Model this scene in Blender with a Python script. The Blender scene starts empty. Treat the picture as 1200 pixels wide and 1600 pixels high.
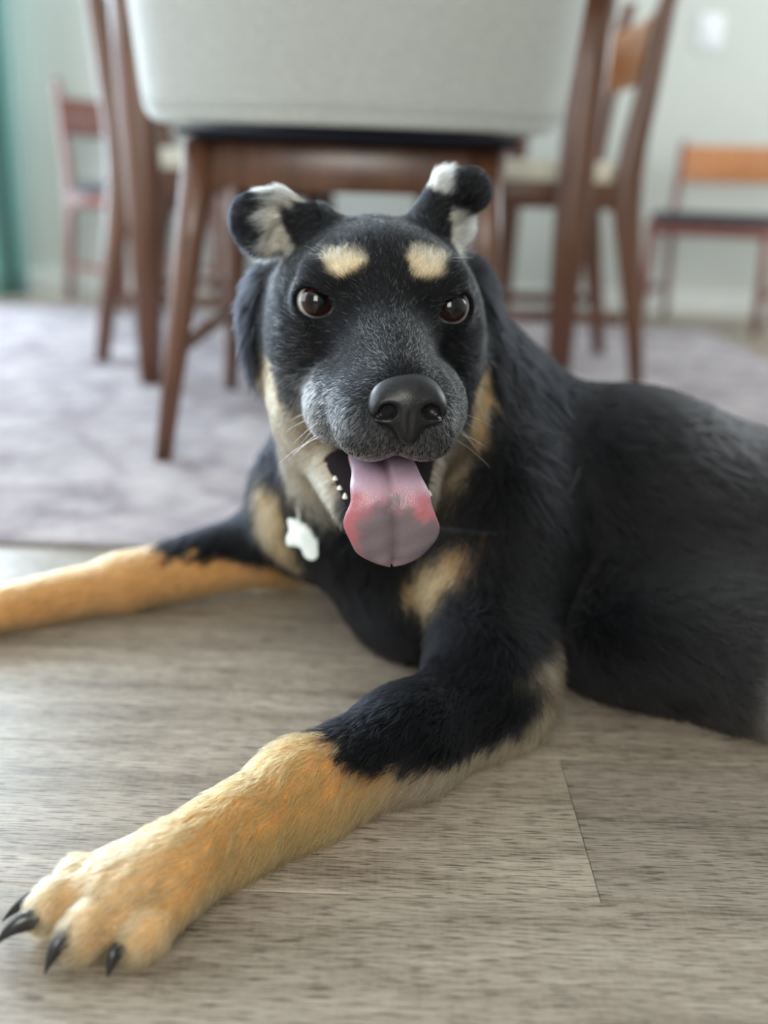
import bpy, bmesh, math, random
import numpy as np
from mathutils import Vector, Matrix

random.seed(7)
rng = np.random.default_rng(11)
SC = bpy.context.scene
COL = SC.collection
PI = math.pi
FUR_DENSITY = 1.0

# ------------------------------------------------------------------ camera
cam_data = bpy.data.cameras.new('camera')
cam = bpy.data.objects.new('camera', cam_data)
COL.objects.link(cam)
TILT, ROLL = math.radians(18.4), math.radians(2.0)
cam.location = (0, 0, 0.36)
_F = Vector((0, math.cos(TILT), -math.sin(TILT)))
_U0 = Vector((0, math.sin(TILT), math.cos(TILT)))
_R0 = Vector((1, 0, 0))
_R = _R0 * math.cos(ROLL) + _U0 * math.sin(ROLL)
_U = _U0 * math.cos(ROLL) - _R0 * math.sin(ROLL)
cam.rotation_euler = Matrix((_R, _U, -_F)).transposed().to_euler()
cam_data.sensor_fit = 'VERTICAL'
cam_data.sensor_height = 36
cam_data.lens = 1500 / 1600 * 36
cam_data.clip_start = 0.02
cam_data.dof.use_dof = True
cam_data.dof.focus_distance = 0.553
cam_data.dof.aperture_fstop = 2.5
SC.camera = cam

# ------------------------------------------------------------------ world, lights, exposure
SC.view_settings.view_transform = 'Standard'
SC.view_settings.look = 'None'
SC.view_settings.gamma = 1.0
SC.view_settings.use_curve_mapping = False
SC.view_settings.exposure = 1.03
SC.cycles.use_denoising = True
SC.cycles.max_bounces = 8
SC.cycles.diffuse_bounces = 4
SC.cycles.sample_clamp_indirect = 6
world = bpy.data.worlds.new('sky')
SC.world = world
world.use_nodes = True
world.node_tree.nodes['Background'].inputs[0].default_value = (0.80, 0.90, 1.0, 1)
world.node_tree.nodes['Background'].inputs[1].default_value = 1.2


def area_light(name, loc, direction, sx, sy, power, colour):
    l = bpy.data.lights.new(name, 'AREA')
    l.shape = 'RECTANGLE'
    l.size, l.size_y = sx, sy
    l.energy = power
    l.color = colour
    o = bpy.data.objects.new(name, l)
    COL.objects.link(o)
    o.location = loc
    o.rotation_euler = Vector(direction).to_track_quat('-Z', 'Z').to_euler()
    return o


area_light('daylight_left_window', (-2.16, 1.15, 1.1), (1, 0, -0.05), 1.8, 1.8, 22, (0.78, 0.90, 1.0))
area_light('daylight_back_window', (-1.80, 3.28, 1.1), (0.15, -1, -0.1), 0.72, 1.8, 60, (0.73, 0.87, 1.0))
area_light('added_right_fill', (2.26, 2.45, 1.2), (-1, 0, 0), 0.9, 1.5, 15, (0.92, 0.98, 1.0))  # added fill light, brightens the right part of the back wall
area_light('daylight_front_window', (-0.15, -1.86, 1.3), (0, 1, -0.05), 0.95, 1.35, 27, (1.0, 0.96, 0.88))


# ------------------------------------------------------------------ small helpers
def link(o, parent=None):
    COL.objects.link(o)
    if parent is not None:
        o.parent = parent
    return o


def tag(o, label=None, cat=None, group=None, kind=None):
    if label: o['label'] = label
    if cat: o['category'] = cat
    if group: o['group'] = group
    if kind: o['kind'] = kind
    return o


def empty(name, loc, rz=0):
    o = bpy.data.objects.new(name, None)
    o.empty_display_size = 0.05
    o.location = loc
    o.rotation_euler = (0, 0, rz)
    return link(o)


def obj(name, bm, mat, parent=None, smooth=True):
    me = bpy.data.meshes.new(name)
    bm.to_mesh(me)
    bm.free()
    me.materials.append(mat)
    if smooth:
        me.polygons.foreach_set('use_smooth', [True] * len(me.polygons))
    o = bpy.data.objects.new(name, me)
    return link(o, parent)


def bevel(o, w, seg=2, angle=40):
    m = o.modifiers.new('bevel', 'BEVEL')
    m.width = w
    m.segments = seg
    m.limit_method = 'ANGLE'
    m.angle_limit = math.radians(angle)
    m.harden_normals = False
    return o


def box_bm(x0, x1, y0, y1, z0, z1, bm=None):
    bm = bm or bmesh.new()
    v = [bm.verts.new((x, y, z)) for z in (z0, z1) for (x, y) in ((x0, y0), (x1, y0), (x1, y1), (x0, y1))]
    for f in ((3, 2, 1, 0), (4, 5, 6, 7), (0, 1, 5, 4), (1, 2, 6, 5), (2, 3, 7, 6), (3, 0, 4, 7)):
        bm.faces.new([v[i] for i in f])
    return bm


def loft_bm(rings, closed_ends=True, bm=None):
    """rings: lists of equally many points, joined into a tube."""
    bm = bm or bmesh.new()
    vs = [[bm.verts.new(p) for p in r] for r in rings]
    n = len(rings[0])
    for a, b in zip(vs[:-1], vs[1:]):
        for i in range(n):
            j = (i + 1) % n
            bm.faces.new((a[i], a[j], b[j], b[i]))
    if closed_ends:
        bm.faces.new(list(reversed(vs[0])))
        bm.faces.new(vs[-1])
    bmesh.ops.recalc_face_normals(bm, faces=bm.faces)
    return bm


def round_bar(pts, sizes, seg=12, power=2.6, flat=False):
    """A bar with rounded-square section through pts; sizes = (half width along x, half width along y) per point."""
    rings = []
    for i, p in enumerate(pts):
        p = Vector(p)
        a = Vector(pts[max(0, i - 1)])
        b = Vector(pts[min(len(pts) - 1, i + 1)])
        t = (b - a).normalized()
        ux = Vector((1, 0, 0))
        if abs(t.x) > 0.9: ux = Vector((0, 0, 1))
        ux = (ux - t * ux.dot(t)).normalized()
        uy = t.cross(ux).normalized()
        if flat: ux, uy = Vector((1, 0, 0)), Vector((0, 1, 0))
        w, h = sizes[i]
        ring = []
        for k in range(seg):
            an = 2 * PI * (k + 0.5) / seg
            c, s = math.cos(an), math.sin(an)
            q = (abs(c) ** power + abs(s) ** power) ** (-1 / power)
            ring.append(p + ux * (w * c * q) + uy * (h * s * q))
        rings.append(ring)
    return loft_bm(rings)


# ------------------------------------------------------------------ node materials
class NT:
    def __init__(self, name):
        self.m = bpy.data.materials.new(name)
        self.m.use_nodes = True
        self.t = self.m.node_tree
        self.b = self.t.nodes['Principled BSDF']

    def n(self, kind, **kw):
        nd = self.t.nodes.new(kind)
        for k, v in kw.items():
            if hasattr(nd, k):
                setattr(nd, k, v)
        return nd

    def l(self, a, b):
        self.t.links.new(a, b)

    def setp(self, **kw):
        for k, v in kw.items():
            self.b.inputs[k.replace('_', ' ')].default_value = v
        return self

    def coords(self, scale, out='Object'):
        tc = self.n('ShaderNodeTexCoord')
        mp = self.n('ShaderNodeMapping')
        mp.inputs['Scale'].default_value = scale
        self.l(tc.outputs[out], mp.inputs['Vector'])
        return mp

    def noise(self, vec, scale, detail=4, rough=0.55):
        nz = self.n('ShaderNodeTexNoise')
        nz.inputs['Scale'].default_value = scale
        nz.inputs['Detail'].default_value = detail
        nz.inputs['Roughness'].default_value = rough
        if vec is not None:
            self.l(vec, nz.inputs['Vector'])
        return nz.outputs['Fac']

    def ramp(self, fac, stops):
        r = self.n('ShaderNodeValToRGB')
        el = r.color_ramp.elements
        while len(el) < len(stops):
            el.new(0.5)
        for e, (p, c) in zip(el, stops):
            e.position = p
            e.color = (*c, 1) if len(c) == 3 else c
        self.l(fac, r.inputs['Fac'])
        return r.outputs['Color']

    def mix(self, fac, a, b, mode='MIX'):
        mx = self.n('ShaderNodeMix', data_type='RGBA', blend_type=mode)
        if isinstance(fac, (int, float)):
            mx.inputs[0].default_value = fac
        else:
            self.l(fac, mx.inputs[0])
        for s, i in ((a, 6), (b, 7)):
            if isinstance(s, tuple):
                mx.inputs[i].default_value = (*s, 1)
            else:
                self.l(s, mx.inputs[i])
        return mx.outputs[2]

    def math(self, op, a, b=0.0, c=None):
        md = self.n('ShaderNodeMath', operation=op)
        for i, s in enumerate((a, b, c)):
            if s is None: continue
            if isinstance(s, (int, float)):
                md.inputs[i].default_value = s
            else:
                self.l(s, md.inputs[i])
        return md.outputs[0]

    def bump(self, h, strength=0.3, dist=0.001):
        bp = self.n('ShaderNodeBump')
        bp.inputs['Strength'].default_value = strength
        bp.inputs['Distance'].default_value = dist
        self.l(h, bp.inputs['Height'])
        self.l(bp.outputs['Normal'], self.b.inputs['Normal'])

    def base(self, c):
        self.l(c, self.b.inputs['Base Color'])


def plain(name, c, rough=0.5, spec=0.5, noise=0.0):
    t = NT(name).setp(Roughness=rough)
    t.b.inputs['Specular IOR Level'].default_value = spec
    v = t.coords((1, 1, 1)).outputs[0]
    f = t.noise(v, 40)
    lo = tuple(x * (1 - noise) for x in c)
    hi = tuple(min(1, x * (1 + noise)) for x in c)
    t.base(t.ramp(f, [(0.3, lo), (0.7, hi)]))
    return t.m


def wood(name, dark, light, rough=0.38, scale=(60, 60, 6)):
    t = NT(name).setp(Roughness=rough)
    v = t.coords(scale).outputs[0]
    a = t.noise(v, 1.0, 6, 0.6)
    b = t.noise(v, 5.0, 3, 0.6)
    f = t.math('MULTIPLY_ADD', b, 0.35, t.math('MULTIPLY', a, 0.75))
    t.base(t.ramp(f, [(0.35, dark), (0.75, light)]))
    t.bump(b, 0.15, 0.0005)
    return t.m


def plank_material():
    t = NT('vinyl_plank')
    oi = t.n('ShaderNodeObjectInfo')
    tc = t.n('ShaderNodeTexCoord')
    off = t.n('ShaderNodeVectorMath', operation='ADD')
    comb = t.n('ShaderNodeCombineXYZ')
    t.l(t.math('MULTIPLY', oi.outputs['Random'], 37.0), comb.inputs[0])
    t.l(t.math('MULTIPLY', oi.outputs['Random'], 91.0), comb.inputs[1])
    t.l(tc.outputs['Object'], off.inputs[0])
    t.l(comb.outputs[0], off.inputs[1])

    def mapped(s):
        mp = t.n('ShaderNodeMapping')
        mp.inputs['Scale'].default_value = s
        t.l(off.outputs[0], mp.inputs['Vector'])
        return mp.outputs[0]
    broad = t.noise(mapped((5, 45, 1)), 1.0, 5, 0.6)
    grain = t.noise(mapped((26, 420, 1)), 1.0, 5, 0.65)
    pores = t.noise(mapped((60, 900, 1)), 1.0, 2, 0.5)
    cross = t.noise(mapped((420, 60, 1)), 1.0, 2, 0.5)
    f = t.math('MULTIPLY_ADD', grain, 0.55, t.math('MULTIPLY', broad, 0.6))
    f = t.math('MULTIPLY_ADD', t.math('SUBTRACT', cross, 0.5), 0.10, f)
    c = t.ramp(f, [(0.38, (0.095, 0.074, 0.055)), (0.54, (0.245, 0.203, 0.155)), (0.74, (0.37, 0.318, 0.255))])
    streak = t.ramp(pores, [(0.38, (0.36, 0.34, 0.32)), (0.47, (1, 1, 1))])
    c = t.mix(0.9, c, streak, 'MULTIPLY')
    shade = t.math('MULTIPLY', oi.outputs['Color'], 1.0)
    hsv = t.n('ShaderNodeHueSaturation')
    t.l(c, hsv.inputs['Color'])
    t.l(shade, hsv.inputs['Value'])
    t.base(hsv.outputs['Color'])
    r = t.math('MULTIPLY_ADD', grain, 0.22, 0.30)
    t.l(r, t.b.inputs['Roughness'])
    t.b.inputs['Specular IOR Level'].default_value = 0.45
    t.bump(t.math('ADD', grain, pores), 0.35, 0.0006)
    return t.m


def rug_material():
    t = NT('rug_pile').setp(Roughness=0.95)
    t.b.inputs['Specular IOR Level'].default_value = 0.1
    v = t.coords((1, 1, 1)).outputs[0]
    a = t.noise(v, 7.0, 6, 0.65)
    b = t.noise(v, 30.0, 4, 0.6)
    f = t.math('MULTIPLY_ADD', b, 0.4, t.math('MULTIPLY', a, 0.65))
    c = t.ramp(f, [(0.38, (0.20, 0.175, 0.19)), (0.50, (0.35, 0.32, 0.335)), (0.62, (0.45, 0.415, 0.42))])
    vor = t.n('ShaderNodeTexVoronoi', feature='DISTANCE_TO_EDGE')
    vor.inputs['Scale'].default_value = 6
    t.l(v, vor.inputs['Vector'])
    line = t.ramp(vor.outputs['Distance'], [(0.02, (0.74, 0.70, 0.74)), (0.10, (1, 1, 1))])
    t.base(t.mix(0.7, c, line, 'MULTIPLY'))
    t.bump(t.noise(v, 900, 2), 0.5, 0.002)
    return t.m


def fabric_material(name, lo, hi):
    t = NT(name).setp(Roughness=0.9)
    t.b.inputs['Specular IOR Level'].default_value = 0.2
    t.b.inputs['Sheen Weight'].default_value = 0.25
    va = t.noise(t.coords((900, 900, 120)).outputs[0], 1.0, 2)
    vb = t.noise(t.coords((120, 120, 900)).outputs[0], 1.0, 2)
    f = t.math('MULTIPLY', t.math('ADD', va, vb), 0.5)
    t.base(t.ramp(f, [(0.35, lo), (0.65, hi)]))
    t.bump(f, 0.4, 0.0008)
    return t.m


M = {}
M['plank'] = plank_material()
M['subfloor'] = plain('subfloor', (0.03, 0.025, 0.02), 0.9)
M['rug'] = rug_material()
M['binding'] = plain('rug_binding', (0.26, 0.24, 0.25), 0.95, 0.1, 0.2)
M['wall'] = plain('painted_wall', (0.48, 0.495, 0.46), 0.85, 0.2, 0.01)
M['ceiling'] = plain('ceiling_paint', (0.8, 0.8, 0.78), 0.9, 0.2)
M['trim'] = plain('trim_paint', (0.62, 0.63, 0.60), 0.5, 0.4)
M['walnut'] = wood('walnut_wood', (0.062, 0.026, 0.015), (0.15, 0.066, 0.037), 0.30)
M['orange_wood'] = wood('orange_wood', (0.34, 0.12, 0.04), (0.60, 0.25, 0.09), 0.35)
M['red_wood'] = wood('red_wood', (0.13, 0.040, 0.030), (0.22, 0.075, 0.055), 0.4)
M['grey_fabric'] = fabric_material('grey_upholstery', (0.285, 0.295, 0.28), (0.41, 0.42, 0.395))
M['cream_fabric'] = fabric_material('cream_upholstery', (0.58, 0.54, 0.42), (0.72, 0.68, 0.55))
M['dark_fabric'] = fabric_material('dark_upholstery', (0.020, 0.024, 0.030), (0.05, 0.055, 0.065))
M['green_fabric'] = fabric_material('green_curtain', (0.085, 0.20, 0.175), (0.13, 0.28, 0.245))
M['plastic'] = plain('white_plastic', (0.66, 0.68, 0.68), 0.4)
M['metal'] = NT('curtain_metal').setp(Roughness=0.35, Metallic=1.0).m

# ------------------------------------------------------------------ room
XL, XR, YF, YB, ZC = -2.2, 2.3, -1.9, 3.32, 2.15


def structure(name, bm, mat, parent=None, smooth=False):
    o = obj(name, bm, mat, parent, smooth)
    if parent is None: o['kind'] = 'structure'
    return o


floor = structure('floor', box_bm(XL - .1, XR + .1, YF - .1, YB + .1, -0.06, -0.006), M['subfloor'])
PW = 0.1395
rows = []
y = 0.427
while y > YF: y -= PW
proto = None
r = 0
first = 0.427
while y < YB:
    k = round((y - first) / PW)
    # the row from y=.427 to .566 has its joint at x=.125
    x0 = {0: 0.125, -1: -0.36, 1: -0.52, 2: 0.62, -2: 0.55}.get(k, (k * 0.413) % 1.0)
    x = x0 - 1.02 * math.ceil((x0 - XL) / 1.02)
    while x < XR:
        a, b = max(x, XL), min(x + 1.02, XR)
        if b - a > 0.05:
            full = abs(b - a - 1.02) < 1e-4
            if full and proto is not None:
                o = proto.copy()
                COL.objects.link(o)
            else:
                w = b - a
                o = obj('plank', box_bm(0, w - 0.0003, 0, PW - 0.0003, -0.006, 0), M['plank'], floor, smooth=False)
                bevel(o, 0.0003, 1)
                if full: proto = o
            o.parent = floor
            o.location = (a, y, 0)
            v = random.uniform(.84, 1.08)
            if k == 0: v = 1.06 if a < 0.1 else 0.84
            o.color = (v, v, v, 1)
        x += 1.02
    y += PW
    r += 1

structure('ceiling', box_bm(XL - .1, XR + .1, YF - .1, YB + .1, ZC, ZC + 0.05), M['ceiling'])


def wall_with_hole(name, axis, at, thick, lo, hi, h0, h1, z0, z1):
    bm = bmesh.new()
    def bx(a, b, c, d):
        if axis == 'x': box_bm(at, at + thick, a, b, c, d, bm)
        else: box_bm(a, b, at, at + thick, c, d, bm)
    bx(lo, h0, -0.06, ZC); bx(h1, hi, -0.06, ZC)
    bx(h0, h1, -0.06, z0); bx(h0, h1, z1, ZC)
    return structure(name, bm, M['wall'])


wall_with_hole('wall_left', 'x', XL - .1, .1, YF, YB, 0.25, 2.05, 0.15, 2.05)
wall_with_hole('wall_back', 'y', YB, .1, XL - .1, XR + .1, -2.16, -1.44, 0.15, 2.05)
wall_with_hole('wall_right', 'x', XR, .1, YF, YB, 2.0, 2.9, 0.4, 2.0)  # opening added to go with the right fill light
wall_with_hole('wall_front', 'y', YF - .1, .1, XL, XR, -0.65, 0.35, 0.6, 2.0)


def window_frame(name, axis, at, h0, h1, z0, z1):
    bm = bmesh.new()
    f = .045
    for a, b, c, d in ((h0, h0 + f, z0, z1), (h1 - f, h1, z0, z1), (h0 + f, h1 - f, z0, z0 + f), (h0 + f, h1 - f, z1 - f, z1), ((h0 + h1) / 2 - .02, (h0 + h1) / 2 + .02, z0 + f, z1 - f)):
        if axis == 'x': box_bm(at, at + .04, a, b, c, d, bm)
        else: box_bm(a, b, at, at + .04, c, d, bm)
    return structure(name, bm, M['plastic'])


window_frame('window_1', 'x', XL - .075, 0.25, 2.05, 0.15, 2.05)
window_frame('window_2', 'y', YB + .035, -2.16, -1.44, 0.15, 2.05)
window_frame('added_window_right', 'x', XR + .035, 2.0, 2.9, 0.4, 2.0)  # frame of the added opening, unseen
window_frame('window_4', 'y', YF - .075, -0.65, 0.35, 0.6, 2.0)
bevel(structure('baseboard_back', box_bm(XL, XR, YB - 0.013, YB, 0, 0.075), M['trim']), 0.004)
bevel(structure('baseboard_right', box_bm(XR - 0.013, XR, YF, YB - 0.013, 0, 0.075), M['trim']), 0.004)

# ------------------------------------------------------------------ rug
rug = empty('rug', (0.0, 0.93, 0))
tag(rug, 'pale lavender grey patterned rug under the dining table and chairs', 'rug')
RX0, RX1, RY1, RH = -1.75, 0.93, 1.98, 0.006
p = obj('pile', box_bm(RX0 + .008, RX1 - .008, 0.008, RY1 - .008, 0.0, RH), M['rug'], rug)
bevel(p, 0.003)
bm = bmesh.new()
for a in ((RX0, RX1, 0, .009), (RX0, RX1, RY1 - .009, RY1), (RX0, RX0 + .009, .009, RY1 - .009), (RX1 - .009, RX1, .009, RY1 - .009)):
    box_bm(*a, 0, RH - .0015, bm)
bevel(obj('binding', bm, M['binding'], rug), 0.002)

# ------------------------------------------------------------------ dining table
table = empty('dining_table', (-0.065, 2.27, RH))
tag(table, 'dark brown wooden dining table with tapered legs, standing on the rug behind the grey chair', 'table')
bevel(obj('table_top', box_bm(-0.43, 0.44, -0.56, 0.56, 0.70, 0.726), M['walnut'], table), 0.006)
bm = bmesh.new()
for a in ((-0.33, 0.33, -0.50, -0.48), (-0.33, 0.33, 0.48, 0.50), (-0.39, -0.37, -0.44, 0.44), (0.37, 0.39, -0.44, 0.44)):
    box_bm(*a, 0.635, 0.70, bm)
bevel(obj('apron', bm, M['walnut'], table), 0.003)
for sx in (-1, 1):
    for sy in (-1, 1):
        pts = [(sx * .379, sy * .49, 0), (sx * .378, sy * .488, .30), (sx * .384, sy * .484, .56), (sx * .386, sy * .482, .70)]
        leg = obj('leg', round_bar(pts, [(.020, .020), (.030, .030), (.035, .035), (.036, .036)], 16, 3.2, True), M['walnut'], table)

# ------------------------------------------------------------------ near upholstered chair
chair = empty('dining_chair', (-0.058, 1.45, RH))
tag(chair, 'grey upholstered wrap-back dining chair with walnut legs, back turned, directly behind the dog', 'chair')


def back_shell():
    """Curved upholstered back: front and back skins joined round a soft rim."""
    nu, nv = 36, 22
    def pt(u, v, t):
        # u across -1..1, v up 0..1, t 0 outer / 1 inner skin
        a = abs(u)
        half = 0.277 + 0.030 * v
        z0 = 0.424 + 0.030 * max(0.0, (a - 0.80) / 0.20) ** 2.2
        z1 = 0.800 - 0.050 * max(0.0, (a - 0.70) / 0.30) ** 2.2
        x = u * half
        y = -0.253 - 0.022 * v + 0.085 * a ** 2.4 + 0.075 * max(0, (a - .80) / .2) ** 2
        z = z0 + (z1 - z0) * v
        th = 0.038 * math.sqrt(max(0.0, 1 - a ** 10)) * math.sqrt(max(0.0, 1 - abs(2 * v - 1) ** 14)) + 0.004
        n = Vector((-0.35 * u, 1, 0)).normalized()
        return Vector((x, y, z)) + n * (th * t)
    bm = bmesh.new()
    g = {}
    for t in (0, 1):
        for i in range(nu + 1):
            for j in range(nv + 1):
                g[t, i, j] = bm.verts.new(pt(-1 + 2 * i / nu, j / nv, t))
    for t in (0, 1):
        for i in range(nu):
            for j in range(nv):
                q = (g[t, i, j], g[t, i + 1, j], g[t, i + 1, j + 1], g[t, i, j + 1])
                bm.faces.new(q if t == 0 else q[::-1])
    for i in range(nu):
        for j in (0, nv):
            bm.faces.new((g[0, i, j], g[1, i, j], g[1, i + 1, j], g[0, i + 1, j]))
    for j in range(nv):
        for i in (0, nu):
            bm.faces.new((g[0, i, j], g[0, i, j + 1], g[1, i, j + 1], g[1, i, j]))
    bmesh.ops.recalc_face_normals(bm, faces=bm.faces)
    return bm, pt


bm, back_pt = back_shell()
back = obj('backrest', bm, M['grey_fabric'], chair)
back['label'] = 'grey woven upholstered backrest'
m = back.modifiers.new('sub', 'SUBSURF'); m.levels = m.render_levels = 1
# raised double seam along the lower hem
bm = bmesh.new()
for dv in (0.052, 0.068):
    pts = [back_pt(-0.97 + 1.94 * i / 40, dv, 0) for i in range(41)]
    rings = []
    for q in pts:
        rings.append([q + Vector((0, 0.0012 * math.cos(a), 0.0012 * math.sin(a))) for a in (0, PI / 2, PI, 3 * PI / 2)])
    loft_bm(rings, True, bm)
obj('seam', bm, M['grey_fabric'], back)
bm = bmesh.new()
rings = []
for z, s in ((0.428, .93), (0.433, .97), (0.448, 1.0), (0.464, .985), (0.471, .94)):
    rings.append([Vector((0.235 * s * math.copysign(abs(math.cos(a)) ** .35, math.cos(a)), 0.02 + 0.235 * s * math.copysign(abs(math.sin(a)) ** .35, math.sin(a)), z)) for a in [2 * PI * k / 40 for k in range(40)]])
obj('seat', loft_bm(rings, True, bm), M['grey_fabric'], chair)
for nm, a in (('rear_rail', (-0.185, 0.172, -0.178, -0.156)), ('front_rail', (-0.19, 0.19, 0.215, 0.237)), ('side_rail', (-0.206, -0.186, -0.156, 0.215)), ('side_rail', (0.176, 0.196, -0.156, 0.215))):
    bevel(obj(nm, box_bm(*a, 0.352, 0.41, ), M['walnut'], chair), 0.004)
cover = obj('dust_cover', box_bm(-.20, .20, -.243, .23, .4125, .4185), plain('shaded_lining', (.012, .012, .018), .9, .1), chair)  # cambric lining, its near-black includes the shadow below the upholstery
cover['label'] = 'dark lining with painted shade under the seat'
for nm, top, foot in (('leg', (-0.186, -0.165, .41), (-0.244, -0.194, 0)), ('leg', (0.168, -0.165, .41), (0.200, -0.19, 0)),
                      ('leg', (-0.196, 0.225, .41), (-0.232, 0.30, 0)), ('leg', (0.190, 0.225, .41), (0.228, 0.30, 0))):
    t, f = Vector(top), Vector(foot)
    pts = [f, f.lerp(t, .3), f.lerp(t, .7), t]
    obj(nm, round_bar(pts, [(.0115, .0115), (.0145, .0145), (.019, .019), (.0215, .0215)], 14, 2.8, True), M['walnut'], chair)
for s in (-1, 1):
    obj('stretcher', round_bar([(s * .222, -.182, .15), (s * .218, .27, .15)], [(.013, .009), (.013, .009)], 10), M['walnut'], chair)


# ------------------------------------------------------------------ wooden chairs with a slatted back
def frame_chair(name, loc, rz, label, group, frame_mat, slat_mat, seat_mat, s=1.0, depth=0.38, slat=(.575, .70), post_top=.76):
    """Local: the back stands at -x, the sitter looks to +x; two curved rear posts at y = +-depth/2."""
    t = empty(name, loc, rz)
    tag(t, label, 'chair', group)
    hw = depth / 2
    prof = [(-.265, 0.0), (-.248, .11), (-.228, .22), (-.207, .34), (-.204, .40), (-.210, .46), (-.226, .57), (-.240, .685), (-.240 - .016 * (post_top - .685) / .075, post_top)]
    wid = [.014, .018, .022, .029, .029, .025, .021, .018, .014]
    for sy in (-1, 1):
        pts = [(x * s, sy * hw, z * s) for x, z in prof]
        obj('rear_post', round_bar(pts, [(w_ * s, .013 * s) for w_ in wid], 12, 3, True), frame_mat, t)
        pts = [(.185 * s, sy * (hw - .005), 0), (.180 * s, sy * (hw - .008), .2 * s), (.172 * s, sy * (hw - .012), .378 * s)]
        obj('front_leg', round_bar(pts, [(.013 * s, .013 * s), (.017 * s, .016 * s), (.02 * s, .018 * s)], 12, 3, True), frame_mat, t)
        bevel(obj('side_rail', box_bm(-.19 * s, .17 * s, sy * hw - .010, sy * hw + .010, .335 * s, .385 * s), frame_mat, t), .004)
        bevel(obj('stretcher', box_bm(-.222 * s, .175 * s, sy * (hw - .004) - .008, sy * (hw - .004) + .008, .118 * s, .142 * s), frame_mat, t), .003)
    for nm, x in (('front_rail', .16), ('rear_rail', -.20)):
        bevel(obj(nm, box_bm(x * s, (x + .02) * s, -hw, hw, .337 * s, .383 * s), frame_mat, t), .004)
    # curved top slat let into the posts
    rings = []
    for k in range(13):
        q = -1 + 2 * k / 12
        bow = -.022 * (1 - q * q) * s
        yy = q * hw
        rings.append([(-.236 * s + bow - .008 * s - .012 * s, yy, slat[1] * s), (-.218 * s + bow - .008 * s, yy, slat[1] * s),
                      (-.206 * s + bow, yy, slat[0] * s), (-.222 * s + bow, yy, slat[0] * s)])
    o = bevel(obj('back_slat', loft_bm(rings), slat_mat, t), .004)
    bm = bmesh.new()
    rings = []
    for z, q in ((.380, .96), (.386, 1.0), (.405, 1.0), (.418, .97), (.424, .90)):
        rings.append([Vector((-.01 * s + .195 * s * q * math.copysign(abs(math.cos(a)) ** .3, math.cos(a)), (hw + .012) * q * math.copysign(abs(math.sin(a)) ** .3, math.sin(a)), z * s)) for a in [2 * PI * k / 32 for k in range(32)]])
    obj('seat', loft_bm(rings, True, bm), seat_mat, t)
    return t


frame_chair('wooden_chair', (-0.335, 2.19, RH), 0, 'brown wooden chair with a curved rear post, beside the left tapered table leg', None,
            M['walnut'], M['walnut'], M['cream_fabric'])
frame_chair('wooden_chair', (0.240, 2.14, RH), PI, 'brown open-backed wooden chair with an orange-brown top slat, beside the right tapered table leg', None,
            M['walnut'], M['orange_wood'], M['cream_fabric'])
frame_chair('wooden_chair', (0.962, 2.98, RH), math.radians(-118), 'low wooden chair with orange backrest and dark seat pad against the bright wall', None,
            M['red_wood'], M['orange_wood'], M['dark_fabric'], s=0.78, depth=0.34, slat=(.535, .672), post_top=.69)
frame_chair('wooden_chair', (-0.745, 3.00, RH), math.radians(-50), 'dark reddish wooden chair by the wall, half hidden near the green curtain', None,
            M['red_wood'], M['red_wood'], M['dark_fabric'], s=0.84, depth=0.32)

# ------------------------------------------------------------------ curtain and switch
cur = empty('curtain', (-1.5, 3.07, 0))
tag(cur, 'long green curtain hanging in folds at the room corner', 'curtain')
nx, nz = 60, 24
bm = bmesh.new()
g = []
for i in range(nx + 1):
    col = []
    for j in range(nz + 1):
        q = i / nx
        z = 0.008 + 2.0 * j / nz
        fold = math.sin(q * 2 * PI * 2.5 + 0.6 * math.sin(z * 1.3)) * (0.034 - 0.006 * z)
        col.append(bm.verts.new((0.06 + 0.30 * q, fold + 0.012 * math.sin(q * 31 + z), z)))
    g.append(col)
for i in range(nx):
    for j in range(nz):
        bm.faces.new((g[i][j], g[i + 1][j], g[i + 1][j + 1], g[i][j + 1]))
o = obj('drape', bm, M['green_fabric'], cur)
m = o.modifiers.new('thick', 'SOLIDIFY'); m.thickness = 0.002
for k in (-.66, .42):
    bevel(obj('bracket', box_bm(k - .01, k + .01, -.012, .13, 2.0, 2.04), M['metal'], cur), .002)
rod = round_bar([(-.69, 0, 2.02), (.45, 0, 2.02)], [(.011, .011)] * 2, 14, 2)
obj('rod', rod, M['metal'], cur)

sw = empty('light_switch', (0.963, YB, 0.868))
tag(sw, 'white light switch plate on the bright wall above the low chair', 'light switch')
bevel(obj('plate', box_bm(-.038, .038, -.007, 0, -.05, .05), M['plastic'], sw), .003)
bevel(obj('rocker', box_bm(-.014, .014, -.011, -.006, -.026, .026), M['plastic'], sw), .002)


# ------------------------------------------------------------------ dog: body surface from blended volumes
EO = np.array([-.004, .615, .293])                 # point between the eyes
YAW = math.radians(7.4)
HF = np.array([math.sin(YAW), -math.cos(YAW), 0.0])  # muzzle direction
HR = np.array([math.cos(YAW), math.sin(YAW), 0.0])
HU = np.array([0.0, 0.0, 1.0])
HROT = np.array([HR, HF, HU])


def H(r, f, u):
    return EO + r * HR + f * HF + u * HU


def head_local(p):
    return (p - EO) @ HROT.T


def axis_steps(segs):
    out = [segs[0][0]]
    for a, b, s in segs:
        n = max(1, int(round((b - a) / s)))
        out += [a + (b - a) * (i + 1) / n for i in range(n)]
    return np.array(out, dtype=np.float32)


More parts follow.
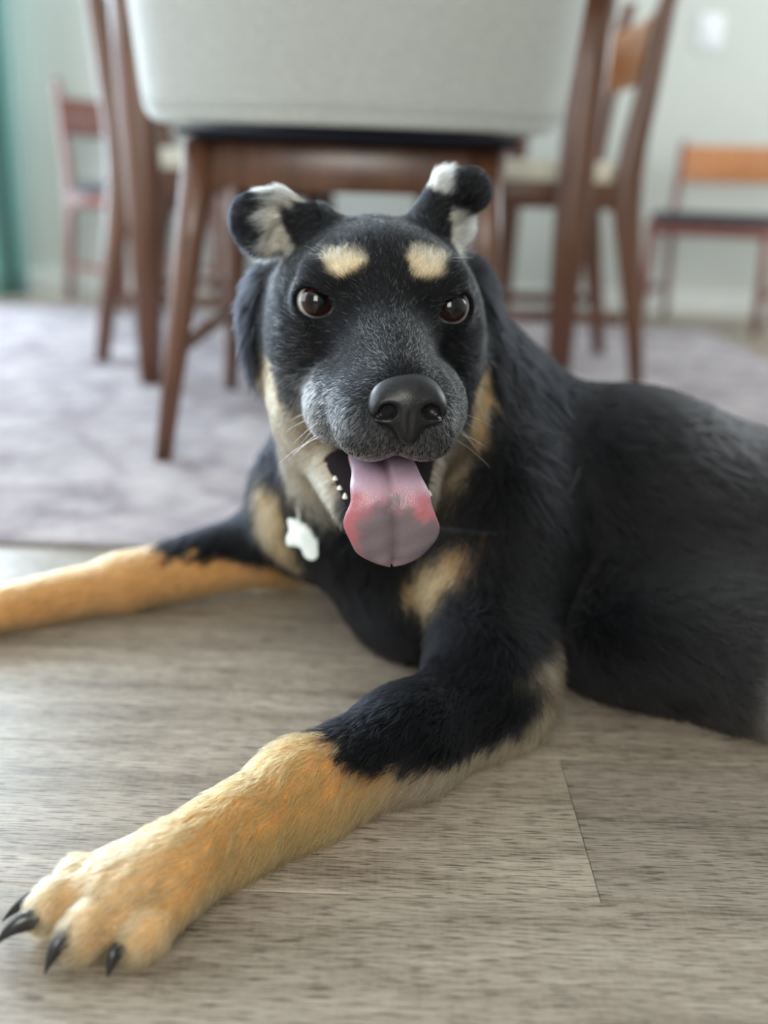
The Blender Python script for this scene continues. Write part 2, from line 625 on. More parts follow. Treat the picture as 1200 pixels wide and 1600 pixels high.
class Volume:
    def __init__(self, xs, ys, zs, far=0.08):
        self.ax = (xs, ys, zs)
        self.far = far
        self.d = np.full((len(xs), len(ys), len(zs)), far, dtype=np.float32)

    def block(self, lo, hi):
        sl, co = [], []
        for k in range(3):
            i0 = int(np.searchsorted(self.ax[k], lo[k]))
            i1 = int(np.searchsorted(self.ax[k], hi[k]))
            sl.append(slice(i0, i1))
            sh = [1, 1, 1]; sh[k] = -1
            co.append(self.ax[k][i0:i1].reshape(sh))
        return tuple(sl), co

    def put(self, sl, e, k, op):
        d = self.d[sl]
        if op == 'cut':
            h = np.maximum(k - np.abs(d + e), 0) / k
            self.d[sl] = np.maximum(d, -e) + h * h * (k / 4)
        else:
            h = np.maximum(k - np.abs(d - e), 0) / k
            self.d[sl] = np.minimum(d, e) - h * h * (k / 4)

    def ell(self, c, r, rot=None, k=.012, op='add'):
        c = np.asarray(c, np.float32); r = np.asarray(r, np.float32)
        R = np.eye(3, dtype=np.float32) if rot is None else np.asarray(rot, np.float32)
        ext = np.sqrt(((R.T * r) ** 2).sum(axis=1)) + k + .012
        sl, (X, Y, Z) = self.block(c - ext, c + ext)
        X = X - c[0]; Y = Y - c[1]; Z = Z - c[2]
        k0 = 0; k1 = 0
        for i in range(3):
            q = (R[i, 0] * X + R[i, 1] * Y + R[i, 2] * Z) / r[i]
            k0 = k0 + q * q
            k1 = k1 + (q / r[i]) ** 2
        k0 = np.sqrt(k0); k1 = np.sqrt(k1) + 1e-6
        self.put(sl, k0 * (k0 - 1) / k1, k, op)

    def cone(self, a, b, ra, rb, k=.012, op='add'):
        a = np.asarray(a, np.float32); b = np.asarray(b, np.float32)
        m = max(ra, rb) + k + .012
        sl, (X, Y, Z) = self.block(np.minimum(a, b) - m, np.maximum(a, b) + m)
        ab = b - a
        t = np.clip(((X - a[0]) * ab[0] + (Y - a[1]) * ab[1] + (Z - a[2]) * ab[2]) / float(ab @ ab), 0, 1)
        e = np.sqrt((X - a[0] - t * ab[0]) ** 2 + (Y - a[1] - t * ab[1]) ** 2 + (Z - a[2] - t * ab[2]) ** 2) - (ra + (rb - ra) * t)
        self.put(sl, e, k, op)

    def floor(self, z):
        self.d = np.maximum(self.d, z - self.ax[2].reshape(1, 1, -1))

    def mesh(self):
        """Surface nets: one vertex per cell the surface passes, one quad per crossed grid edge."""
        d, (xs, ys, zs) = self.d, self.ax
        ins = d < 0
        nx, ny, nz = d.shape
        c = np.zeros((nx - 1, ny - 1, nz - 1), np.uint8)
        for i in (0, 1):
            for j in (0, 1):
                for k in (0, 1):
                    c += ins[i:nx - 1 + i, j:ny - 1 + j, k:nz - 1 + k]
        act = (c > 0) & (c < 8)
        I, J, K = np.nonzero(act)
        idx = np.full(act.shape, -1, np.int32)
        idx[I, J, K] = np.arange(len(I))
        acc = np.zeros((len(I), 3)); cnt = np.zeros(len(I))
        ax = [xs.astype(np.float64), ys.astype(np.float64), zs.astype(np.float64)]
        for e in range(3):
            o1, o2 = [q for q in range(3) if q != e]
            for s1 in (0, 1):
                for s2 in (0, 1):
                    a = [I, J, K]
                    a[o1] = a[o1] + s1; a[o2] = a[o2] + s2
                    b = list(a); b[e] = b[e] + 1
                    da = d[a[0], a[1], a[2]].astype(np.float64); db = d[b[0], b[1], b[2]].astype(np.float64)
                    m = (da < 0) != (db < 0)
                    t = np.where(m, da / np.where(m, da - db, 1), 0)
                    p = np.stack([ax[q][a[q]] for q in range(3)], 1)
                    p[:, e] += t * (ax[e][b[e]] - ax[e][a[e]])
                    acc[m] += p[m]; cnt[m] += 1
        V = acc / cnt[:, None]
        quads = []
        for e in range(3):
            o1, o2 = [(1, 2), (2, 0), (0, 1)][e]
            lo = [slice(1, n - 1) for n in d.shape]
            a = [slice(None)] * 3
            a0 = [slice(1, -1)] * 3; a0[e] = slice(0, -1)
            a1 = [slice(1, -1)] * 3; a1[e] = slice(1, None)
            A, B = ins[tuple(a0)], ins[tuple(a1)]
            P = np.array(np.nonzero(A != B)).T
            flip = A[tuple(P.T)]
            base = P.copy()
            for q in range(3):
                if q != e: base[:, q] += 1
            def cell(s1, s2):
                z = base.copy(); z[:, o1] -= s1; z[:, o2] -= s2
                return idx[z[:, 0], z[:, 1], z[:, 2]]
            q4 = np.stack([cell(1, 1), cell(0, 1), cell(0, 0), cell(1, 0)], 1)
            q4[~flip] = q4[~flip][:, ::-1]
            quads.append(q4)
        return V, np.concatenate(quads)


def mesh_object(name, V, Q, mat, parent, colours=None, smooth_steps=0):
    me = bpy.data.meshes.new(name)
    me.vertices.add(len(V))
    me.vertices.foreach_set('co', V.astype(np.float32).ravel())
    me.loops.add(len(Q) * 4)
    me.loops.foreach_set('vertex_index', Q.astype(np.int32).ravel())
    me.polygons.add(len(Q))
    me.polygons.foreach_set('loop_start', np.arange(0, len(Q) * 4, 4, dtype=np.int32))
    me.polygons.foreach_set('use_smooth', np.ones(len(Q), bool))
    me.update(calc_edges=True)
    if colours is not None:
        at = me.attributes.new('coat', 'FLOAT_COLOR', 'POINT')
        at.data.foreach_set('color', np.concatenate([colours, np.ones((len(V), 1))], 1).astype(np.float32).ravel())
    me.materials.append(mat)
    o = bpy.data.objects.new(name, me)
    return link(o, parent)


def relax(V, Q, steps, keep=0.5):
    n = len(V)
    e = np.concatenate([Q[:, [0, 1]], Q[:, [1, 2]], Q[:, [2, 3]], Q[:, [3, 0]]])
    deg = np.bincount(e.ravel(), minlength=n)[:, None]
    for s in range(steps):
        S = np.zeros_like(V)
        for k in range(3):
            S[:, k] = np.bincount(e[:, 0], V[e[:, 1], k], n) + np.bincount(e[:, 1], V[e[:, 0], k], n)
        V = V * keep + (1 - keep) * S / np.maximum(deg, 1)
    return V


def head_rot(pitch=0, roll=0, yaw=0):
    """rows: local axes (right, forward, up) of a part turned within the head."""
    cp, sp, cr, sr, cy, sy = math.cos(pitch), math.sin(pitch), math.cos(roll), math.sin(roll), math.cos(yaw), math.sin(yaw)
    Rx = np.array([[1, 0, 0], [0, cp, sp], [0, -sp, cp]])
    Ry = np.array([[cr, 0, sr], [0, 1, 0], [-sr, 0, cr]])
    Rz = np.array([[cy, sy, 0], [-sy, cy, 0], [0, 0, 1]])
    return (Rx @ Ry @ Rz) @ HROT


HS = 0.0017
xs = axis_steps([(-.41, -.205, .004), (-.205, -.12, .0028), (-.12, .11, HS), (.11, .20, .003), (.20, .46, .0045), (.46, .74, .007)])
ys = axis_steps([(.345, .47, .0026), (.47, .50, .0022), (.50, .705, HS), (.705, .80, .003), (.80, .96, .005)])
zs = axis_steps([(-.004, .12, .0026), (.12, .17, .0022), (.17, .392, HS)])
D = Volume(xs, ys, zs)

# torso, rump, thigh
D.cone((.055, .785, .120), (.205, .78, .107), .105, .098, .03)
D.cone((.205, .78, .107), (.42, .785, .066), .098, .086, .03)
D.ell((.240, .684, .050), (.13, .090, .058), k=.03)
D.ell((.50, .78, .085), (.12, .10, .085), k=.04)
D.ell((.385, .70, .080), (.105, .080, .082), k=.02)
D.ell((.290, .630, .034), (.07, .055, .034), k=.02)
D.cone((.42, .66, .06), (.315, .625, .040), .050, .038, .02)
D.cone((.315, .640, .032), (.46, .60, .028), .034, .024, .015)
D.cone((.46, .60, .026), (.37, .565, .018), .024, .017, .012)
D.cone((.60, .80, .06), (.70, .76, .03), .024, .016, .02)
# chest, shoulders, neck
D.ell((.028, .770, .098), (.084, .098, .097), k=.03)
D.ell((.030, .728, .047), (.048, .060, .046), k=.03)
D.ell((.088, .705, .125), (.052, .066, .078), k=.03)
D.ell((-.055, .785, .115), (.046, .055, .066), k=.03)
D.cone(H(0, -.085, -.025), (.068, .79, .172), .070, .085, .03)
D.cone(H(0, -.075, -.075), (.005, .755, .135), .066, .082, .03)
D.ell(H(-.064, -.100, -.028), (.024, .034, .048), k=.012)
D.ell(H(.070, -.110, -.030), (.026, .040, .055), k=.012)
# near foreleg
D.cone((.086, .675, .110), (.076, .612, .050), .048, .037, .03)
D.cone((.077, .604, .044), (.072, .586, .036), .035, .033, .02)
D.cone((.074, .586, .036), (.02, .533, .032), .033, .029, .02)
D.cone((.02, .533, .032), (-.042, .485, .0255), .029, .0245, .015)
D.cone((-.042, .485, .0255), (-.098, .425, .021), .0245, .021, .015)
D.ell((-.118, .409, .019), (.034, .026, .018), rot=[(.8, .6, 0), (-.6, .8, 0), (0, 0, 1)], k=.015)
TOES = [((-.118, .426, .019), (-.152, .4085, .0150), .0105, .0100), ((-.124, .412, .021), (-.158, .3925, .0150), .0115, .0115),
        ((-.112, .400, .020), (-.1375, .3780, .0140), .0115, .0118), ((-.098, .401, .018), (-.1115, .3785, .0120), .0108, .0108)]
for a, b, ra, rb in TOES:
    D.cone(a, b, ra, rb, .0045)
    D.ell(np.array(b) + (.004, .003, .004), (.0112, .0112, .0102), k=.002)
# far foreleg
D.cone((-.060, .795, .105), (-.092, .845, .052), .048, .040, .03)
D.cone((-.092, .846, .046), (-.226, .785, .025), .036, .0225, .02)
D.cone((-.226, .785, .025), (-.312, .734, .020), .0225, .0185, .015)
D.ell((-.345, .716, .017), (.034, .026, .016), rot=[(.85, .53, 0), (-.53, .85, 0), (0, 0, 1)], k=.012)
for dy in (-.024, -.008, .009, .024):
    D.cone((-.345 + .3 * dy, .716 + dy, .016), (-.383 + .35 * abs(dy), .698 + dy * 1.05, .012), .011, .0105, .004)

# skull
D.ell(H(0, -.055, -.002), (.064, .064, .053), HROT, .02)
D.ell(H(0, -.018, .004), (.050, .040, .040), HROT, .015)
for s in (-1, 1):
    D.ell(H(s * .045, -.048, -.030), (.027, .044, .048), HROT, .018)
    D.ell(H(s * .040, -.050, -.076), (.026, .040, .036), HROT, .018)
    D.ell(H(s * .030, -.006, .018), (.021, .019, .014), HROT, .012)
# muzzle, lips, jaw
D.cone(H(0, -.005, -.020), H(0, .078, -.044), .031, .0215, .016)
D.cone(H(0, .01, -.004), H(0, .075, -.030), .014, .011, .014)
for s in (-1, 1):
    D.ell(H(s * .0195, .046, -.056), (.0205, .046, .026), HROT, .012)
    D.ell(H(s * .0150, .078, -.063), (.0185, .020, .0165), HROT, .008)
    D.ell(H(s * .033, .015, -.060), (.018, .036, .024), HROT, .014)
D.cone(H(0, .098, -.078), H(0, .092, -.045), .0012, .0010, .003, 'cut')
D.cone(H(0, -.05, -.100), H(0, .042, -.128), .034, .0165, .012)
for s in (-1, 1):
    D.cone(H(s * .032, -.045, -.100), H(s * .016, .032, -.124), .022, .012, .012)
# open mouth
for s in (-1, 1):
    D.cone(H(s * .056, .012, -.088), H(s * .024, .066, -.100), .0035, .0145, .004, 'cut')
D.cone(H(0, .000, -.092), H(0, .085, -.101), .0085, .015, .004, 'cut')
# ears
D.cone(H(-.044, -.070, .040), H(-.064, -.072, .051), .020, .014, .012)
D.ell(H(-.070, -.071, .044), (.016, .0085, .020), head_rot(0, -.35, .2), .008)
D.ell(H(-.0815, -.066, .044), (.0150, .0085, .0200), head_rot(.1, .45, .3), .012)
D.cone(H(.040, -.070, .042), H(.050, -.074, .070), .020, .0125, .012)
D.ell(H(.0545, -.070, .050), (.0105, .0085, .021), head_rot(0, .18, -.1), .008)
D.ell(H(.0630, -.061, .0705), (.0135, .0085, .0145), head_rot(.2, .5, -.3), .012)
D.ell(H(-.066, -.056, .036), (.0075, .006, .013), head_rot(0, -.4, .2), .004, 'cut')
# eye sockets and lids
EYES = [(-.0425, -.0075, .0005), (.0425, -.0075, -.0015)]
ER = .0128
for s, e in zip((-1, 1), EYES):
    c = H(*e)
    D.ell(c + HF * .0005, (.0162, .0152, .0152), head_rot(0, s * .12, -s * .35), .008)
    D.ell(c + HF * .0140 + HR * s * .0022, (.0148, .0140, .0090), head_rot(0, s * .14, -s * .30), .0025, 'cut')
    D.ell(c, (ER + .0004,) * 3, None, .001, 'cut')
D.floor(.0012)
BV, BQ = D.mesh()


def body_field(p):
    """Distance sampled from the volume (nearest cell), used to seat things on the body."""
    ix = [np.clip(np.searchsorted(D.ax[k], p[:, k]), 1, len(D.ax[k]) - 1) for k in range(3)]
    return D.d[ix[0], ix[1], ix[2]]


BV = relax(BV, BQ, 2, .5)


# ------------------------------------------------------------------ dog: where the coat is which colour
def sstep(a, b, x):
    t = np.clip((x - a) / (b - a), 0, 1)
    return t * t * (3 - 2 * t)


def blob(L, c, r, soft=.35):
    q = np.sqrt((((L - np.array(c)) / np.array(r)) ** 2).sum(1))
    return 1 - sstep(1 - soft, 1 + soft, q)


_HASH = rng.random((24, 24, 24))


def vnoise(p, s):
    q = p * s
    i = np.floor(q).astype(int); f = q - i
    f = f * f * (3 - 2 * f)
    out = 0
    for a in (0, 1):
        for b in (0, 1):
            for c in (0, 1):
                w_ = (f[:, 0] if a else 1 - f[:, 0]) * (f[:, 1] if b else 1 - f[:, 1]) * (f[:, 2] if c else 1 - f[:, 2])
                out = out + w_ * _HASH[(i[:, 0] + a) % 24, (i[:, 1] + b) % 24, (i[:, 2] + c) % 24]
    return out


LEG_N = np.array([(.094, .604, .044), (.02, .535, .033), (-.042, .487, .027), (-.098, .427, .022), (-.155, .388, .013)])
LEG_F = np.array([(-.092, .848, .046), (-.16, .818, .037), (-.226, .789, .030), (-.312, .736, .022), (-.375, .70, .013)])


def along(p, line):
    """arc length from the elbow, distance and offset from the nearest point of a leg's axis, and its direction."""
    best = np.full(len(p), 9.0); S = np.zeros(len(p)); O = np.zeros_like(p); T = np.zeros_like(p)
    s0 = 0
    for a, b in zip(line[:-1], line[1:]):
        ab = b - a; ln = np.linalg.norm(ab)
        t = np.clip((p - a) @ ab / ln ** 2, 0, 1)
        o = p - a - t[:, None] * ab
        dd = np.linalg.norm(o, axis=1)
        m = dd < best
        best[m] = dd[m]; S[m] = s0 + t[m] * ln; O[m] = o[m]; T[m] = ab / ln
        s0 += ln
    return S, best, O, T


BLACK = np.array([.0045, .0048, .0062])
TAN = np.array([.57, .295, .105])
PALE = np.array([.56, .41, .23])
GREYTAN = np.array([.30, .235, .155])
CREAM = np.array([.60, .51, .36])
LINING = np.array([.60, .575, .50])


def coat(p):
    """colour of the coat, and the share of white hairs, at points of the dog"""
    n = len(p)
    c = np.tile(BLACK, (n, 1))
    L = head_local(p)
    wob = vnoise(p, 90) - .5
    wob2 = vnoise(p + 3.3, 260) - .5
    white = np.zeros(n)

    def lay(col, w):
        nonlocal c
        w = np.clip(w, 0, 1)[:, None]
        c = c * (1 - w) + np.asarray(col) * w
    head = (L[:, 1] > -.13) & (L[:, 2] > -.175) & (np.abs(L[:, 0]) < .12)
    h = head.astype(float)
    # flank and knee
    lay((.035, .034, .036), sstep(.16, .30, p[:, 0]) * (p[:, 1] < .78) * .8)
    lay((.30, .29, .28), blob(p, (.285, .60, .035), (.024, .05, .038), .6))
    # chest patches
    Lw = L + np.stack([wob * .02, wob * .01, wob2 * .012], 1)
    pw = p + np.stack([wob * .02, wob * .01, wob2 * .02], 1)
    axis = np.array([.62, 0, .78]); q = pw - np.array([.040, .665, .098])
    ta = q[:, 0] * axis[0] + q[:, 2] * axis[2]; tb = q[:, 0] * axis[2] - q[:, 2] * axis[0]
    lay(TAN * .75 + PALE * .25, (1 - sstep(.7, 1.2, np.sqrt((ta / .040) ** 2 + (tb / .016) ** 2))) * sstep(.62, .64, p[:, 1]) * sstep(.76, .74, p[:, 1]) * sstep(.062, .078, p[:, 2]) * .95)
    lay(TAN * .5 + PALE * .5, blob(pw, (-.088, .725, .105), (.017, .06, .034), .3))
    # throat
    lay(GREYTAN * .8 + CREAM * .25, blob(Lw, (-.048, -.03, -.118), (.032, .075, .040), .35) * h * .9)
    lay(GREYTAN * .8, blob(Lw, (.040, -.03, -.110), (.030, .07, .030), .35) * h * .6)
    # cheeks
    lay(PALE, blob(Lw, (-.075, -.05, -.068), (.010, .04, .020), .35) * h * .9)
    lay(GREYTAN, blob(Lw, (-.060, -.03, -.088), (.024, .05, .018), .45) * h * .8)
    lay(TAN * .45 + PALE * .5, blob(Lw, (.074, -.045, -.076), (.009, .05, .024), .35) * h * .9)
    # brow spots
    for s, x in ((-1, -.0265), (1, .0235)):
        lay(CREAM * .8 + PALE * .25, blob(L + np.stack([wob2 * .006, wob2 * 0, wob * .006], 1), (x, .01, .0265 - .03 * s * (0)), (.0112, .05, .0078), .45) * h)
    # ear linings
    lay(LINING, blob(Lw, (-.0665, -.062, .040), (.0095, .02, .018), .3) * h)
    lay(LINING * .7, blob(Lw, (-.058, -.075, .061), (.013, .02, .006), .4) * h * .8)
    lay(LINING * .75, blob(Lw, (.0570, -.060, .040), (.0085, .02, .017), .3) * h)
    lay(LINING * .6, blob(Lw, (.047, -.066, .073), (.007, .02, .009), .4) * h * .9)
    # greying muzzle: white hairs among the black
    face = h * sstep(-.108, -.096, L[:, 2]) * (np.abs(L[:, 0]) < .085)
    m = sstep(-.028, -.062, L[:, 2]) * sstep(-.020, .03, L[:, 1]) * face
    bridge = sstep(.010, .045, L[:, 1]) * sstep(.03, .012, np.abs(L[:, 0])) * h
    cheekg = blob(L, (-.050, .0, -.062), (.024, .04, .022), .6) * face
    white = np.clip(.52 * m + .16 * bridge + .34 * cheekg + .12 * blob(L, (-.055, -.01, -.022), (.014, .03, .016), .5) * h, 0, .75)
    white = np.maximum(white, .035 * face * (L[:, 1] > -.06))
    lay((.045, .045, .047), white * .5)
    # near foreleg
    S, dd, O, T = along(p, LEG_N)
    leg = 1 - sstep(.050, .075, dd)
    hh = O[:, 2] / .03 + wob * .4 + wob2 * .5
    edge = .165 * sstep(-.75, .55, hh)
    up = sstep(edge - .010, edge + .010, S + wob2 * .025)
    lay(GREYTAN, leg * up * (S > .0))
    lay(TAN, leg * up * sstep(.11, .165, S))
    lay(PALE, leg * sstep(.235, .29, S + wob * .05) * .32)
    lay(CREAM, leg * sstep(.28, .31, S + wob * .03) * .15)
    # pale fringe at the back of the elbow
    lay(GREYTAN * 1.05, blob(pw, (.112, .585, .045), (.013, .024, .055), .5) * .85)
    # far foreleg
    S, dd, O, T = along(p, LEG_F)
    leg = (1 - sstep(.045, .065, dd)) * (p[:, 2] < .085)
    hh = O[:, 2] / .03 + wob * .4 + wob2 * .4
    edge = .125 * sstep(-.35, .85, hh)
    up = sstep(edge - .015, edge + .015, S)
    lay(TAN * .8 + GREYTAN * .2, leg * up * (p[:, 0] < -.075))
    # bare lips and mouth
    lay((.018, .014, .016), mouth(L))
    return c, white


def mouth(L):
    r = np.abs(L[:, 0]); f = L[:, 1]; u = L[:, 2]
    side = .058 - (f - .012) / .063 * .038                      # how far out the gape runs
    low = np.clip(-.0865 - 1.5 * (.047 - r), -.128, -.086)
    m = (u > low) & (u < -.0835) & (f > -.002) & (f < .085) & (r < side + .004)
    return m.astype(float)


def skin_material():
    t = NT('dog_skin').setp(Roughness=0.9)
    t.b.inputs['Specular IOR Level'].default_value = 0.05
    a = t.n('ShaderNodeAttribute', attribute_name='coat')
    f = t.noise(t.coords((1, 1, 1)).outputs[0], 700, 3)
    t.base(t.mix(0.5, a.outputs['Color'], t.ramp(f, [(.3, (.55, .55, .55)), (.7, (1, 1, 1))]), 'MULTIPLY'))
    t.bump(f, .5, .001)
    return t.m


def fur_material():
    m = bpy.data.materials.new('dog_fur')
    m.use_nodes = True
    t = m.node_tree
    for nd in list(t.nodes): t.nodes.remove(nd)
    out = t.nodes.new('ShaderNodeOutputMaterial')
    h = t.nodes.new('ShaderNodeBsdfHairPrincipled')
    h.model = 'CHIANG'
    h.parametrization = 'COLOR'
    a = t.nodes.new('ShaderNodeAttribute'); a.attribute_name = 'coat'
    t.links.new(a.outputs['Color'], h.inputs['Color'])
    h.inputs['Roughness'].default_value = .42
    h.inputs['IOR'].default_value = 1.29
    h.inputs['Radial Roughness'].default_value = .45
    h.inputs['Coat'].default_value = .0
    t.links.new(h.outputs[0], out.inputs['Surface'])
    return m


dog = empty('dog', (.12, .70, 0))
tag(dog, 'black and tan dog lying on the plank floor, mouth open with its tongue out', 'dog')
SHIFT = np.array([.12, .70, 0.0])
cc, _w = coat(BV)
body = mesh_object('body', BV - SHIFT, BQ, skin_material(), dog, cc)
print('body verts', len(BV))

# ------------------------------------------------------------------ dog: fur
T0, T1 = BQ[:, [0, 1, 2]], BQ[:, [0, 2, 3]]
TR = np.concatenate([T0, T1])
A, B_, C_ = BV[TR[:, 0]], BV[TR[:, 1]], BV[TR[:, 2]]
NRM = np.cross(B_ - A, C_ - A)
AREA = np.linalg.norm(NRM, axis=1) / 2
VN = np.zeros_like(BV)
for k in range(3):
    for q in range(3):
        VN[:, q] += np.bincount(TR[:, k], NRM[:, q], len(BV))
VN = relax(VN, BQ, 2)
VN /= np.linalg.norm(VN, axis=1)[:, None] + 1e-12
CEN = (A + B_ + C_) / 3
Lc = head_local(CEN)


def headmask(L):
    ear = 1 - sstep(.9, 1.2, np.sqrt((L[:, 0] / .11) ** 2 + ((L[:, 1] + .070) / .045) ** 2 + ((L[:, 2] - .050) / .050) ** 2))
    return np.maximum(ear, 1 - sstep(.95, 1.22, np.sqrt((L[:, 0] / .092) ** 2 + ((L[:, 1] - .005) / .112) ** 2 + ((L[:, 2] + .030) / .105) ** 2)))


def bare(L):
    """where no hair grows: eye openings, mouth, nose seat"""
    b = mouth(L) > 0
    for s, e in zip((-1, 1), EYES):
        c = np.array(e) + np.array([0, 0, 0])
        q = (L - c)
        b |= (np.linalg.norm(q, axis=1) < ER + .0016)
        a = q - np.array([s * .0022, .0140, 0])
        cr, sr = math.cos(s * .22), math.sin(s * .22)
        ar = a[:, 0] * cr + a[:, 2] * sr; au = -a[:, 0] * sr + a[:, 2] * cr
        b |= ((ar / .0152) ** 2 + (a[:, 1] / .016) ** 2 + (au / .0100) ** 2) < 1
    n = L - np.array([.002, .094, -.043])
    b |= ((n[:, 0] / .0205) ** 2 + (n[:, 1] / .016) ** 2 + (n[:, 2] / .0165) ** 2) < 1
    return b


headness = headmask(Lc)
legn = 1 - sstep(.05, .07, along(CEN, LEG_N)[1])
legf = 1 - sstep(.05, .07, along(CEN, LEG_F)[1])
dens = np.full(len(CEN), 4.2e5)
dens = np.maximum(dens, legf * 5e5)
dens = np.maximum(dens, legn * 1.25e6)
dens = np.maximum(dens, headness * 2.2e6)
dens[(CEN[:, 1] > .82) & (headness < .1)] *= .4
dens[(CEN[:, 0] > .45)] *= .4
dens[CEN[:, 2] < .003] = 0
dens[bare(Lc)] = 0
dens *= FUR_DENSITY
num = rng.poisson(AREA * dens)
tri = np.repeat(np.arange(len(TR)), num)
N = len(tri)
u = rng.random(N); v = rng.random(N)
fl = u + v > 1
u[fl], v[fl] = 1 - u[fl], 1 - v[fl]
w0 = (1 - u - v)[:, None]
ROOT = w0 * A[tri] + u[:, None] * B_[tri] + v[:, None] * C_[tri]
NOR = w0 * VN[TR[tri, 0]] + u[:, None] * VN[TR[tri, 1]] + v[:, None] * VN[TR[tri, 2]]
NOR /= np.linalg.norm(NOR, axis=1)[:, None]
L = head_local(ROOT)
colour, white = coat(ROOT)


def fur_flow(p, L):
    """combing direction, length, lift (0 flat .. 1 upright), root radius"""
    n = len(p)
    flow = np.tile([.86, .12, -.40], (n, 1)).astype(float)
    ln = np.full(n, .019); lift = np.full(n, .36); rad = np.full(n, .00034)

    def blend(w, fl=None, l_=None, li=None, ra=None):
        nonlocal flow, ln, lift, rad
        w = np.clip(w, 0, 1)
        if fl is not None:
            fl = fl / (np.linalg.norm(fl, axis=1)[:, None] + 1e-9)
            flow = flow * (1 - w)[:, None] + fl * w[:, None]
        if l_ is not None: ln = ln * (1 - w) + l_ * w
        if li is not None: lift = lift * (1 - w) + li * w
        if ra is not None: rad = rad * (1 - w) + ra * w
    # chest and neck: down
    wn = (1 - sstep(.12, .20, p[:, 0])) * sstep(.05, .12, p[:, 2])
    blend(wn, np.stack([(p[:, 0] - .0) * 2.0, np.full(n, .25), np.full(n, -.85)], 1), .024, .30)
    blend(blob(p, (.110, .588, .06), (.022, .03, .07), .4), np.tile([.8, .1, -.5], (n, 1)), .026, .45)
    S, dd, O, T = along(p, LEG_N)
    wl = (1 - sstep(.045, .065, dd)) * sstep(-.01, .05, S) * (p[:, 2] < .085)
    blend(wl, T + np.array([0, 0, -.30]), .0135, .40, .00021)
    blend(wl * sstep(.2, -.9, O[:, 2] / .03), T * .8 + np.array([.25, -.45, -.5]), .017, .55)
    blend(wl * sstep(.235, .28, S), T + np.array([0, 0, -.15]), .0105, .34, .00019)
    S, dd, O, T = along(p, LEG_F)
    wl = (1 - sstep(.045, .06, dd)) * sstep(.0, .05, S) * (p[:, 2] < .085)
    blend(wl, T + np.array([0, 0, -.2]), .012, .30, .0002)
    # head: away from the nose, swinging round the cheeks
    d = L - np.array([0, .105, -.030])
    d[:, 1] *= 1.0
    wh = headmask(L)
    fr = d @ HROT
    down = np.where((L[:, 2] < -.045), -.35, .10)
    fr = fr / (np.linalg.norm(fr, axis=1)[:, None] + 1e-9) + np.stack([0 * down, 0 * down, down], 1)
    blend(wh, fr, .0080, .25, .000125)
    blend(wh * sstep(-.005, .04, L[:, 1]), None, .0046, .26, .00011)
    blend(wh * sstep(.04, .06, L[:, 1]) * sstep(-.05, -.065, L[:, 2]), None, .0024, .16, .0001)
    blend(wh * sstep(-.09, -.13, L[:, 2]), None, .012, .3)
    cheek = wh * sstep(-.03, -.06, L[:, 1]) * sstep(-.03, -.07, L[:, 2])
    blend(cheek, None, .013, .30, .00011)
    for s, e in zip((-1, 1), EYES):
        q = L - np.array(e)
        near = 1 - sstep(ER + .003, ER + .010, np.linalg.norm(q, axis=1))
        q[:, 1] -= .01
        blend(near, q @ HROT + fr * .4, .0032, .12, .00006)
    nq = L - np.array([.002, .094, -.043])
    near = 1 - sstep(1.0, 1.7, np.sqrt((nq[:, 0] / .0205) ** 2 + (nq[:, 1] / .016) ** 2 + (nq[:, 2] / .0165) ** 2))
    blend(near * wh, None, .0028, .15, .00006)
    ear = ((L[:, 2] > .028) & (np.abs(L[:, 0]) > .038) & (L[:, 1] < -.045)).astype(float)
    out = np.stack([np.sign(L[:, 0]) * .8, 0 * ln, np.where(L[:, 0] > 0, .5, -.1)], 1) @ HROT
    blend(ear, out, .0070, .22, .00009)
    lining = (colour.sum(1) > .6) & (ear > 0)
    blend(lining.astype(float), None, .012, .4)
    return flow, ln, lift, rad


flow, ln, lift, rad = fur_flow(ROOT, L)
flow = flow + rng.normal(0, .16, (N, 3))
clump = np.stack([vnoise(ROOT + k * 7.7, 160) - .5 for k in range(3)], 1)
clump2 = np.stack([vnoise(ROOT + k * 3.1, 520) - .5 for k in range(3)], 1)
flow = flow / (np.linalg.norm(flow, axis=1)[:, None] + 1e-9) + clump * .9 + clump2 * .55
tang = flow - NOR * (flow * NOR).sum(1)[:, None]
tang /= np.linalg.norm(tang, axis=1)[:, None] + 1e-9
ln = ln * rng.uniform(.65, 1.2, N)
lift = np.clip(lift * rng.uniform(.6, 1.5, N), .05, .9)
# colour of single hairs
colour = colour * rng.uniform(.50, 1.28, (N, 1))
is_white = rng.random(N) < white
wc = np.tile([.50, .49, .46], (N, 1)) * rng.uniform(.4, 1.2, (N, 1))
colour[is_white] = wc[is_white]
NP = 4
pts = np.zeros((N, NP, 3), np.float32)
for k in range(NP):
    t = k / (NP - 1)
    rise = lift * (t - .38 * t * t)
    run = np.sqrt(np.clip(1 - lift ** 2, .05, 1)) * t
    sag = np.zeros((N, 3)); sag[:, 2] = -.10 * t * t
    pts[:, k] = ROOT + ln[:, None] * (NOR * rise[:, None] + tang * run[:, None] + sag)
pts[:, :, 2] = np.maximum(pts[:, :, 2], .0009)
radii = np.stack([rad, rad * .95, rad * .7, rad * .2], 1).astype(np.float32)

